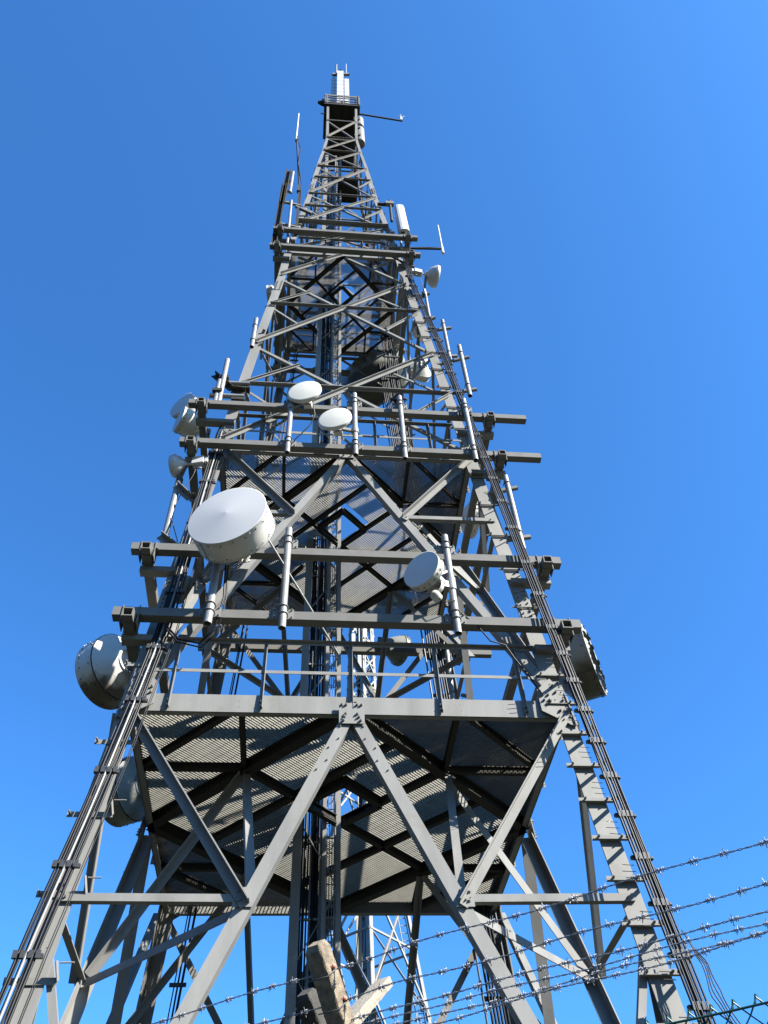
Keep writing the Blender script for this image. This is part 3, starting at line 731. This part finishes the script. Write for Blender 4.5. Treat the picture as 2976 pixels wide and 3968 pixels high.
def flat_dish(label, C, R, azd, dep, radome=CREAM, group=None, odu=True, pole=None):
    n = nrm(azd); C = V(C); side = n.cross(V((0, 0, 1))); up = side.cross(n)
    t = thing('flat_dish', label, 'microwave dish', tuple(C-n*(dep+.15)), group)
    mb = MB(); mb.lathe(C, n, [(.0, R+.006), (.03, R+.002), (.04, R*.9), (.05, .002)], 64); mb.lathe(C, n, [(-.05, R+.006), (0, R+.006)], 64); mb.build('radome', radome, t)
    mb = MB(); pr = [(-.05, R)]+[(-.05-dep*(1-(1-q)**2), R*(1-q)+.2*R*q) for q in (.15, .3, .45, .6, .75, .9, 1)]
    mb.lathe(C, n, pr, 48); mb.lathe(C, n, [(pr[-1][0], R*.2), (pr[-1][0]-.07, R*.2), (pr[-1][0]-.07, .005)], 24); mb.build('reflector_back', SHROUD, t)
    if odu:
        mb = MB(); bc = C-n*(dep+.12)
        mb.box(bc, bc-n*.16, .22, .24); mb.box(bc-n*.17-up*.1, bc-n*.17+up*.12, .18, .02)
        for k in range(5): mb.box(bc-n*.16+side*(-.09+.045*k), bc-n*.2+side*(-.09+.045*k), .008, .2)
        mb.build('radio_unit', SHROUD, t)
        mb = MB()
        if pole:
            p = V(pole); mb.box(bc, p, .07, .1); mb.tube(p-V((0, 0, .09)), p+V((0, 0, .09)), .095, 12)
        mb.box(bc-up*.12, bc+up*.02-n*.2, .12, .05)
        mb.build('mount_bracket', GALV, t)
    return t
flat_dish('upper of two cream round dishes facing the viewer on the middle front beams', (-1.22, -4.30, 21.35), .475, 345, .20, pole=(-1.565, -4.05, 20.9))
flat_dish('lower of two cream round dishes facing the viewer on the middle front beams', (-.38, -4.35, 20.0), .45, 344, .18, pole=(.18, -4.05, 19.9))
def front_dish4():
    t = drum_dish('slim white round dish tilted left with radio units, lower front beams right of centre', (1.40, -4.95, 13.75), .42, 318, .16, back=.22, name='round_dish', mounts=False, radome=WHITE, cone=.03)
    n = nrm(318); side = n.cross(V((0, 0, 1))); b = V((1.40, -4.95, 13.75))-n*.42
    mb = MB(); mb.lathe(b-n*.02-V((0, 0, .14))+side*.0, n, [(0, .17), (-.10, .17), (-.13, .14), (-.13, .01)], 24); mb.lathe(b-V((0, 0, .42)), n, [(.05, .01), (.05, .1), (-.12, .1), (-.12, .01)], 16)
    mb.box(b-side*.1, b-side*.1-n*.3, .14, .12); mb.build('radio_unit', SHROUD, t)
    mb = MB(); mb.box(b-V((0, 0, .05)), (2.08, -4.50, 13.75), .09, .16); mb.box(b+V((0, 0, .1)), (2.08, -4.5, 14.2), .05, .05)
    mb.tube((2.08, -4.5, 13.62), (2.08, -4.5, 13.95), .10, 12); mb.build('mount_bracket', GALV, t)
    mb = MB(); mb.poly([b-V((0, 0, .4)), b+V((.15, 0, -.6)), b+V((.4, .05, -.5)), (2.0, -4.45, 13.2)], .012, 5); mb.build('cable', BLACK, t)
front_dish4()
drum_dish('white drum dish seen from behind with stained lower rim, left end of the lower beams', (-4.77, -2.5, 13.04), .745, 231, .42, back=.42, rimback=True, shell=MOSSY)
drum_dish('weathered drum dish with torn cover, right end of the lower beams', (5.58, -2.45, 13.62), .83, 60, .62, back=.42, shell=MOSSY_GREY, torn=True)
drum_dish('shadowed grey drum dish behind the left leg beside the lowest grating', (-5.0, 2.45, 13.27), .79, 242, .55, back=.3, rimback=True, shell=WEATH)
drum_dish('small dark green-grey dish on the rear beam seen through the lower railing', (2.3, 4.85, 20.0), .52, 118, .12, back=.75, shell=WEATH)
drum_dish('huge dirty drum dish hanging behind the tower above the middle beams', (1.95, 3.6, 34.9), 1.62, 150, .9, back=.8, shell=MOSSY_GREY)
drum_dish('grey faced round dish at the left end of the middle beams, above the boxy one', (-4.9, -2.64, 22.95), .44, 320, .14, back=.30, name='round_dish', cone=.03)
drum_dish('boxy cream drum dish under the grey faced dish at the left of the middle beams', (-4.82, -2.75, 22.0), .40, 300, .55, back=.2, name='drum_dish', shell=CREAM, radome=WHITE, cone=.02)
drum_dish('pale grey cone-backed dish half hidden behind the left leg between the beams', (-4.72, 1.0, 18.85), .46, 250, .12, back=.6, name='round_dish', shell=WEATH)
drum_dish('lower white dish tucked behind the right leg above the middle beams', (3.15, .6, 31.0), .5, 200, .22, back=.35, name='round_dish')
drum_dish('upper white dish tucked behind the right leg near the highest right dish', (3.35, -.6, 32.6), .52, 60, .2, back=.3, name='round_dish')
drum_dish('tiny dark round dish at the left of the topmost platform', (-1.42, -.8, 65.1), .3, 200, .1, back=.15, shell=DARKST, radome=DARKST, name='round_dish', mounts=True)
drum_dish('faint white dish behind the left end of the upper beams', (-3.3, .5, 37.2), .42, 262, .2, back=.3, name='round_dish')
drum_dish('white dish partly hidden behind the right legs level with the big drum dish', (4.42, .8, 22.2), .62, 98, .16, back=.35, name='round_dish')
# cone backed side dishes with radios
def side_dish(label, C, R, azd, dep, radio_dir, pole_xyz):
    n = nrm(azd); C = V(C); side = n.cross(V((0, 0, 1))); up = side.cross(n)
    t = thing('side_dish', label, 'microwave dish', tuple(C-n*dep))
    mb = MB(); mb.lathe(C, n, [(.03, .002), (.03, R), (-.05, R+.015), (-.09, R+.01)], 48); mb.build('radome', WHITE, t)
    mb = MB(); mb.lathe(C, n, [(-.09, R), (-.09-dep*.5, R*.78), (-.09-dep*.85, R*.45), (-.09-dep, R*.3), (-.13-dep, R*.3), (-.13-dep, .01)], 48); mb.build('reflector_back', WHITE, t)
    b = C-n*(dep+.1)
    mb = MB(); mb.tube(b, b-n*.2, .04, 10); mb.box(b-n*.18, b-n*.48, .22, .26); mb.box(b-n*.5, b-n*.58, .15, .2)
    for k in range(4): mb.box(b-n*.2+up*(-.15), b-n*.42+up*(-.15-.03*k), .03, .03)
    mb.build('radio_unit', WHITE, t)
    mb = MB(); p = V(pole_xyz); mb.box(b-up*.05, p, .06, .09); mb.tube(p-V((0, 0, .12)), p+V((0, 0, .08)), .09, 12)
    mb.poly([b-n*.3-up*.15, b-n*.25-up*.5, p+V((.1, 0, -.6)), p+V((.05, 0, -.9))], .01, 5); mb.build('mount_bracket', CLAMP, t)
side_dish('small white dish facing left with its radio box, on the tall leaning left pole', (-4.45, -3.42, 18.85), .30, 256, .24, 1, (-4.25, -3.3, 18.4))
t = pole(-4.27, -3.30, 15.75, 18.75, 'long grey pole held off the left leg beneath the small left-facing dish', r=.075)
mb = MB(); mb.angle((-4.38, -3.38, 16.2), (-3.95, -3.3, 15.85), (0, -1, 0), .16, .02, .14); mb.angle((-3.95, -3.3, 15.85), (-3.5, -3.3, 15.85), (0, -1, 0), .16, .02, .14); mb.build('arm', STEEL, t); mb = MB()
mb.angle((-4.3, -3.38, 18.1), (-3.9, -3.3, 17.7), (0, -1, 0), .16, .02, .14); mb.angle((-3.9, -3.3, 17.7), (-3.4, -3.3, 17.7), (0, -1, 0), .16, .02, .14); mb.build('arm', STEEL, t); mb = MB()
mb.box((-4.22, -3.35, 16.9), (-3.95, -3.35, 16.1), .05, .02); mb.build('arm', STEEL, t)
side_dish('white dish facing right with foil-wrapped radio, highest dish on the right side', (3.6, -2.98, 32.4), .44, 100, .34, 1, (3.05, -2.75, 31.3))
t = pole(3.1, -2.75, 28.6, 32.0, 'thin pole under the highest right-facing white dish', r=.055)
mb = MB(); mb.box((3.25, -2.75, 31.4), (2.4, -2.45, 31.0), .1, .12); mb.build('arm', STEEL, t); mb = MB(); mb.box((3.3, -2.75, 29.4), (2.5, -2.55, 29.1), .1, .12); mb.build('arm', STEEL, t)

# ---------------------------------------------------------------- upper antennas
t = thing('panel_antenna', 'white upright panel antenna right of the upper beams', 'panel antenna', (2.63, -2.6, 37.6))
mb = MB(); prof = [(-.23, .10), (-.22, -.04), (-.17, -.11), (-.08, -.14), (.08, -.14), (.17, -.11), (.22, -.04), (.23, .10)]
vs = [(2.68+x, -2.65+y, 37.7) for x, y in prof]+[(2.60+x, -2.65+y, 40.7) for x, y in prof]; k = len(prof)
mb.add(vs, [tuple(range(k)), tuple(range(2*k-1, k-1, -1))]+[(i, (i+1) % k, k+(i+1) % k, k+i) for i in range(k)]); mb.build('radome', WHITE, t)
mb = MB(); mb.tube((2.5, -2.45, 36.3), (2.45, -2.45, 40.0), .05, 10); mb.box((2.45, -2.45, 38.4), (2.65, -2.6, 38.4), .08, .1); mb.box((2.45, -2.45, 39.9), (2.62, -2.6, 39.9), .08, .1); mb.build('pipe', GALV, t)
mb = MB()
for i in range(5): mb.poly([(2.55+.03*i, -2.62, 37.7), (2.45+.05*i, -2.6, 37.2), (2.3, -2.55, 36.9)], .02, 5)
mb.build('cable', BLACK, t)
t = thing('whip_antenna', 'white whip antenna on the long dark pole at the upper left', 'whip antenna', (-2.1, -2.3, 37.0))
mb = MB(); mb.box((-2.10, -2.3, 37.4), (-2.16, -2.3, 43.1), .11, .11); mb.tube((-2.16, -2.3, 43.0), (-2.62, -2.3, 51.2), .05, 10); mb.build('pipe', DARKST, t)
mb = MB(); mb.tube((-2.66, -2.33, 51.2), (-2.72, -2.33, 56.4), .055, 10, r2=.04); mb.build('whip', CREAM, t)
mb = MB(); mb.box((-2.62, -2.3, 51.0), (-2.64, -2.3, 51.8), .18, .14); mb.box((-2.25, -2.35, 40.7), (-1.5, -2.1, 40.6), .12, .14); mb.box((-2.2, -2.35, 42.7), (-2.2, -2.35, 43.5), .16, .16); mb.build('clamp', CLAMP, t)
mb = MB(); mb.poly([(-2.55, -2.3, 51.0), (-2.35, -2.35, 49.5), (-2.38, -2.35, 47), (-2.1, -2.35, 44), (-2.05, -2.35, 41)], .025, 5); mb.build('cable', BLACK, t)
t = thing('whip_antenna', 'white whip on a horizontal arm at the right of the upper beams', 'whip antenna', (2.3, -1.5, 38.5))
mb = MB(); mb.tube((1.9, -1.5, 38.6), (4.62, -1.5, 38.9), .055, 8); mb.poly([(2.5, -1.5, 38.85), (3.2, -1.5, 38.85), (4.0, -1.5, 39.0), (4.5, -1.5, 39.0)], .02, 5); mb.build('arm', DARKST, t)
mb = MB(); mb.tube((4.62, -1.5, 38.5), (4.68, -1.5, 41.8), .045, 8, r2=.035); mb.tube((4.62, -1.5, 38.4), (4.62, -1.5, 39.2), .07, 8); mb.build('whip', CREAM, t)
for lab, x0, z0, x1, z1 in (('taller dark channel post at the far upper left with a grey tube beside it', -2.83, 41.5, -2.78, 45.14), ('lower dark channel post at the upper left reaching down to the upper beams', -2.90, 36.2, -2.90, 43.0)):
    t = thing('channel_post', lab, 'post', (x1, -2.5, z0-1))
    mb = MB(); mb.bar((x0-.04, -2.5, z0-1), (x1, -2.5, z1), (1, 0, 0), .13, (0, 1, 0), .012); mb.bar((x0-.04, -2.5, z0-1), (x1, -2.5, z1), (1, 0, 0), .012, (0, 1, 0), .07, -.1, -.07); mb.bar((x0-.04, -2.5, z0-1), (x1, -2.5, z1), (1, 0, 0), .012, (0, 1, 0), .07, .1, -.07)
    mb.build('channel', DARKST, t)
    mb = MB(); mb.tube((-2.58 if z0 > 40 else -2.40, -2.5, z0+.6 if z0 > 40 else 35.9), (-2.56 if z0 > 40 else -2.46, -2.5, z1-.1 if z0 > 40 else 41), .075 if z0 > 40 else .06, 12); mb.build('tube', GALV, t)
    for q in (.3, .7):
        z = z0+(z1-z0)*q; mb = MB(); mb.box((-2.95, -2.45, z), (-2.0 if z0 < 40 else -2.5, -2.3, z), .1, .1); mb.build('arm', STEEL_TOP, t)
t = thing('cross_arm_mount', 'short pipe mount stuck out to the right above the white panel antenna', 'pipe mount', (2.2, -1.9, 41))
mb = MB(); mb.tube((1.7, -1.95, 42.9), (2.45, -1.95, 42.9), .09, 10); mb.tube((2.3, -2.0, 40.6), (2.32, -2.0, 43.4), .065, 10); mb.build('pipe', DARKST, t)
mb = MB(); mb.box((2.1, -2.0, 42.9), (2.5, -2.0, 42.9), .2, .3); mb.build('clamp', STEEL_TOP, t)
# top white columns
t = thing('broadcast_antenna', 'white ribbed panel column antenna crowning the tower', 'antenna', (0, 0, 64.2))
def col(x, y, wd, z0, z1, n):
    mb = MB(); hz = (z1-z0)/n
    for i in range(n):
        a = z0+i*hz; mb.cbox((x, y, a+hz/2), wd, .28, hz-.05); mb.cbox((x, y-.0, a), wd*.96, .26, .06)
    mb.lathe((x, y, z1), (0, 0, 1), [(0, wd/2), (.2, wd*.42), (.26, .01)], 4)
    mb.build('panel', WHITE, t)
    mb = MB()
    for i in range(n+1): mb.cbox((x, y, z0+i*hz), wd+.012, .292, .03)
    mb.build('joint_strip', DARKST, t)
col(-.11, -.52, .50, 66.2, 76.4, 9); col(.42, -.05, .36, 66.6, 76.0, 9); col(-.62, -.05, .36, 66.6, 76.0, 9); col(-.11, .42, .5, 66.4, 76.4, 9)
mb = MB(); mb.box((-.11, -.05, 64), (-.11, -.05, 78), .5, .5); mb.build('core', DARKST, t)
mb = MB(); mb.box((-.75, -.1, 77.3), (.62, -.1, 77.9), .2, .3); mb.tube((-.42, -.1, 77.6), (-.42, -.1, 81), .06, 8); mb.tube((.38, -.1, 77.6), (.38, -.1, 81.4), .06, 8); mb.build('spikes', GALV, t)
t = thing('sensor_arm', 'long thin dark arm with a little white sensor sticking out at the top right', 'sensor arm', (1.1, 0, 65.5))
mb = MB(); mb.box((.9, -.1, 66.3), (4.42, 0, 65.6), .1, .12); mb.build('arm', DARKST, t)
mb = MB(); mb.cbox((4.36, 0, 66.1), .16, .16, .7); mb.tube((4.36, 0, 66.4), (4.36, 0, 67.2), .03, 6); mb.poly([(4.15, 0, 66.9), (4.36, 0, 66.5), (4.6, 0, 66.9)], .025, 5); mb.build('sensor', WHITE, t)
for z0, z1, lab in ((58.6, 61.6, 'lower pale drum antenna hung upright on the right of the tower head'), (62.2, 64.0, 'upper pale drum antenna hung upright on the right of the tower head')):
    t = thing('cylinder_antenna', lab, 'antenna', (1.15, -.2, z0))
    mb = MB(); mb.lathe((1.22, -.2, z0), (0, 0, 1), [(0, .01), (0, .31), (.06, .33), (z1-z0, .33), (z1-z0+.05, .30), (z1-z0+.05, .01)], 32); mb.build('drum', STEEL, t)
    mb = MB(); mb.box((.85, -.5, z0+.8), (1.25, -.6, z0+.8), .08, .3); mb.box((.85, -.5, z1-.6), (1.25, -.6, z1-.6), .08, .3); mb.build('clamp', STEEL_TOP, t)
mb = MB(); mb.box((-1.0, -.9, 62.4), (-1.45, -.9, 62.4), .06, .06); tag(mb.build('stub_arm', DARKST), 'short dark stub arm on the left of the tower head', 'arm')

# ---------------------------------------------------------------- second tower far behind
bt = thing('lattice_tower', 'second slimmer lattice tower standing behind, seen through the first', 'lattice tower', (2.7, 30, 0))
BL_ = [(0, 4.9), (17.3, 3.4), (22.5, 2.6), (30, 1.6), (37, 1.05), (46, .85)]
def bs(z):
    for (z0, s0), (z1, s1) in zip(BL_, BL_[1:]):
        if z <= z1: return s0+(s1-s0)*(z-z0)/(z1-z0)
    return BL_[-1][1]
def bp(k, z):
    a = math.radians(-88+90*k); return V((2.70+.012*(z-17), 30, 0))+V((math.cos(a)*bs(z), math.sin(a)*bs(z), z))
for k in range(4):
    mb = MB()
    for (z0, _), (z1, _) in zip(BL_, BL_[1:]):
        for e in (0, 1):
            d = (bp((k+1) % 4 if e else (k+3) % 4, z0)-bp(k, z0)); d.z = 0; d.normalize(); nn = V((-d.y, d.x, 0))
            mb.bar(bp(k, z0), bp(k, z1), d, .13, nn, .015, .13, 0)
    mb.build('leg', FAR, bt)
    mb = MB(); z = .5
    while z < 45:
        h = max(2.0, bs(z)*1.9); z1 = min(z+h, 46)
        for a, b in ((bp(k, z), bp((k+1) % 4, z1)), (bp((k+1) % 4, z), bp(k, z1)), (bp(k, (z+z1)/2), bp((k+1) % 4, (z+z1)/2))):
            d = (b-a).normalized(); mb.box(a, b, .10, .10)
        m_ = (bp(k, z)+bp((k+1) % 4, z)+bp(k, z1)+bp((k+1) % 4, z1))/4
        z = z1
    mb.build('face_bracing', FAR, bt)
mb = MB()
for i in range(4):
    mb.poly([bp(0, z)+V((-.35+.07*i, .4, 0)) for z in (0, 17.3, 22.5, 30, 37, 44)], .035, 5)
mb.build('cable', BLACK, bt)
mb = MB(); 
for e in (-.2, .2): mb.poly([bp(1, z)+V((-.5+e, 0, 0)) for z in (0, 17.3, 22.5, 30, 37, 44)], .03, 5)
for k in range(110): 
    z = .4+k*.4; mb.box(bp(1, z)+V((-.7, 0, 0)), bp(1, z)+V((-.3, 0, 0)), .04, .04)
mb.build('ladder', FAR, bt)
for i, (z, a, lab) in enumerate(((40, -60, 'uppermost'), (41.5, 10, 'right hand'), (38.5, -20, 'lowest'))):
    x = bp(0, z)+V((math.sin(math.radians(a))*.8, -.5, 0))
    mb = MB(); mb.box(x, x+V((0, 0, 1.8)), .25, .2); mb.build('panel', WHITE, bt)
    mb = MB(); mb.tube(x+V((.4, 0, -1)), x+V((.4, 0, 3)), .05, 6); mb.build('pole', GALV, bt)

# ---------------------------------------------------------------- fence in front: post with V arms, barbed wire, chain link
CX, CY = -.8132, -16.5557
D_ = V((.8192, -.5736, 0)); N_ = V((.5736, .8192, 0))
def fp(t, p, z): return V((CX, CY, 0))+D_*t+N_*p+V((0, 0, z))
def lerp(a, b, q): return a+(b-a)*q
def conc_arm(mb, a, b, w_, d_, seed, taper=1.0):
    rnd = random.Random(seed); n = 26; ax = (b-a).normalized(); y = ax.cross(D_).normalized(); vs = []; m = 16
    for i in range(n+1):
        q = i/n; c = a.lerp(b, q); e = 1.0 if q < .93 else math.sqrt(max(.25, 1-((q-.93)/.07)**2*.55))
        for k in range(m):
            th = 2*math.pi*k/m; cx = math.copysign(abs(math.cos(th))**.22, math.cos(th)); cy = math.copysign(abs(math.sin(th))**.22, math.sin(th))
            jt = rnd.uniform(-.0018, .0018)
            vs.append(c+D_*(cx*(w_/2)*e+jt)+y*(cy*(d_/2)*e+jt))
    fs = [(i*m+k, i*m+(k+1) % m, (i+1)*m+(k+1) % m, (i+1)*m+k) for i in range(n) for k in range(m)]
    mb.add(vs, fs+[tuple(range(m)), tuple(range(n*m, n*m+m))], False)
TP = -2.09
post = thing('fence_post', 'weathered brown concrete fence post with cranked arm and barbed wires', 'fence post', tuple(fp(TP, 3.5, 0)))
mb = MB(); conc_arm(mb, fp(TP, 3.5, 0), fp(TP, 3.5, 2.8), .11, .11, 1); mb.build('upright', CONC, post)
mb = MB(); conc_arm(mb, fp(TP, 3.53, 2.66), fp(TP, 3.12, 3.165), .088, .095, 2); mb.build('front_arm', CONC, post)
mb = MB(); conc_arm(mb, fp(TP-.09, 3.28, 2.775), fp(TP-.11, 3.93, 3.285), .09, .05, 3); tag(mb.build('rear_arm', CONC2, post), 'pale plank-like arm leaning the other way')
mb = MB()
WR = [(3.2, 3.075), (3.288, 2.974), (3.342, 2.913), (3.75, 3.045), (3.65, 2.977), (3.55, 2.914)]
for p, z in WR[:2]:
    c = fp(TP+.05, p-.012, z+.006); mb.lathe(c-V((0, 0, 0)), (D_*1.0+N_*-.4+V((0, 0, .1))), [(0, .001), (0, .010), (.006, .009), (.010, .001)], 12)
    mb.tube(fp(TP-.05, p-.012, z-.004), fp(TP+.05, p-.03, z+.002), .002, 5)
mb.build('wire_staple', TIE, post)
mb = MB()
for p, z in WR[:3]:
    mb.poly([fp(TP-.055, p-.05, z-.045), fp(TP, p-.06, z-.05), fp(TP+.05, p-.05, z-.045), fp(TP+.055, p+.0, z)], .0028, 5)
mb.build('wire_tie', CLAMP, post)
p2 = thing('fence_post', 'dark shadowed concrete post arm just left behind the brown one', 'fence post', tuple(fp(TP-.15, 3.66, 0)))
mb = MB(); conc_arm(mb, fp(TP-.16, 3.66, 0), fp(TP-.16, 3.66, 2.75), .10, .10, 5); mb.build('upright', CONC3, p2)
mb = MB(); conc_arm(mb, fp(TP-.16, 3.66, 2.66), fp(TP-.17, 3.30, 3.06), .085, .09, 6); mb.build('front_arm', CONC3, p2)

BLAB = ['topmost barbed wire strand stapled near the tip of the brown post arm', 'second barbed wire strand, stapled lower on the brown post arm', 'third barbed wire strand down, on the brown post arm, upper of the close group',
        'fourth barbed wire strand down, upper strand on the pale rear arm', 'fifth barbed wire strand down, middle strand on the pale rear arm', 'lowest barbed wire strand just above the green mesh']
for i, (p, z) in enumerate(WR):
    rnd = random.Random(20+i)
    t0, t1 = -4.6, 3.6; root = thing('barbed_wire', BLAB[i], 'barbed wire', tuple(fp(t0, p, z)), 'strands of barbed wire along the fence top')
    mb = MB(); n = 420
    def wpos(t):
        sag = .02*math.sin((t-TP)*.9+i)*.6+.006*math.sin(t*7+i*2); return fp(t, p+.006*math.sin(t*5+i), z+(sag if abs(t-TP) > .3 else sag*abs(t-TP)/.3))
    for s in (0, math.pi):
        pts = []
        for k in range(n+1):
            t = t0+(t1-t0)*k/n; a = t*2*math.pi/.062+s; pts.append(wpos(t)+V((0, 0, 1))*math.cos(a)*.0032+N_*math.sin(a)*.0032)
        mb.poly(pts, .0022, 4)
    mb.build('strand', WIRE, root)
    t = t0+rnd.uniform(0, .1)
    while t < t1:
        mb = MB()
        c = wpos(t); a = rnd.uniform(0, 6.28)
        for e in (-1, 1):
            dr = V((0, 0, 1))*math.cos(a+e*.8)+N_*math.sin(a+e*.8)+D_*rnd.uniform(-.4, .4)
            mb.poly([c-dr*.021+D_*.006*e, c+dr*.021+D_*.006*e], .0019, 4)
        for k in range(2):
            pts = []
            for j in range(13):
                th = j*2*math.pi/6; pts.append(c+D_*(.0035*(j-6)/3+(.010 if k else -.010))+V((0, 0, 1))*math.cos(th)*.0085+N_*math.sin(th)*.0085)
            mb.poly(pts, .0019, 4)
        t += rnd.uniform(.09, .155)
        mb.build('barb', WIRE, root)

# chain link mesh
cl = thing('chain_link_fence', 'green coated chain link mesh with knuckled top edge, bottom right', 'fence', tuple(fp(0, 3.5, 0)))
mb = MB(); pt = .082; hz = .074; ztop = 2.705
k = 0; t = -2.0
while t < 3.4:
    pts = [fp(t-.012, 3.5, ztop-.018), fp(t, 3.5-.006, ztop+.012)]
    z = ztop; j = 0
    while z > .05:
        pts.append(fp(t+(pt/2 if j % 2 else -pt/2)*.0+(0 if j % 2 == 0 else pt/2), 3.5+(.006 if j % 2 else -.006), z)); z -= hz/2*1.25; j += 1
    mb.poly(pts, .0036, 5)
    pts = [fp(t+.012, 3.5, ztop-.018), fp(t, 3.5+.006, ztop+.012)]
    z = ztop; j = 0
    while z > .05:
        pts.append(fp(t+(0 if j % 2 == 0 else -pt/2), 3.5+(.006 if j % 2 else -.006), z)); z -= hz/2*1.25; j += 1
    mb.poly(pts, .0036, 5)
    t += pt
mb.build('mesh_wire', GREENW, cl)
mb = MB()
mb.poly([fp(-2.0+5.4*k/30, 3.49, ztop-.022+.003*math.sin(k*1.3)) for k in range(31)], .0042, 6); mb.build('line_wire', GREENW, cl)

# ---------------------------------------------------------------- ground
mb = MB(); mb.add([(-1500, -1500, 0), (1500, -1500, 0), (1500, 1500, 0), (-1500, 1500, 0)], [(0, 1, 2, 3)])
tag(mb.build('ground', GRASS), 'rough green grass', None, None, 'structure')
for sx in (-1, 1):
    for sy in (-1, 1):
        mb = MB(); mb.cbox((sx*4.78, sy*4.78, .12), 1.0, 1.0, .24); mb.build('foundation_block', CONC2, tower)
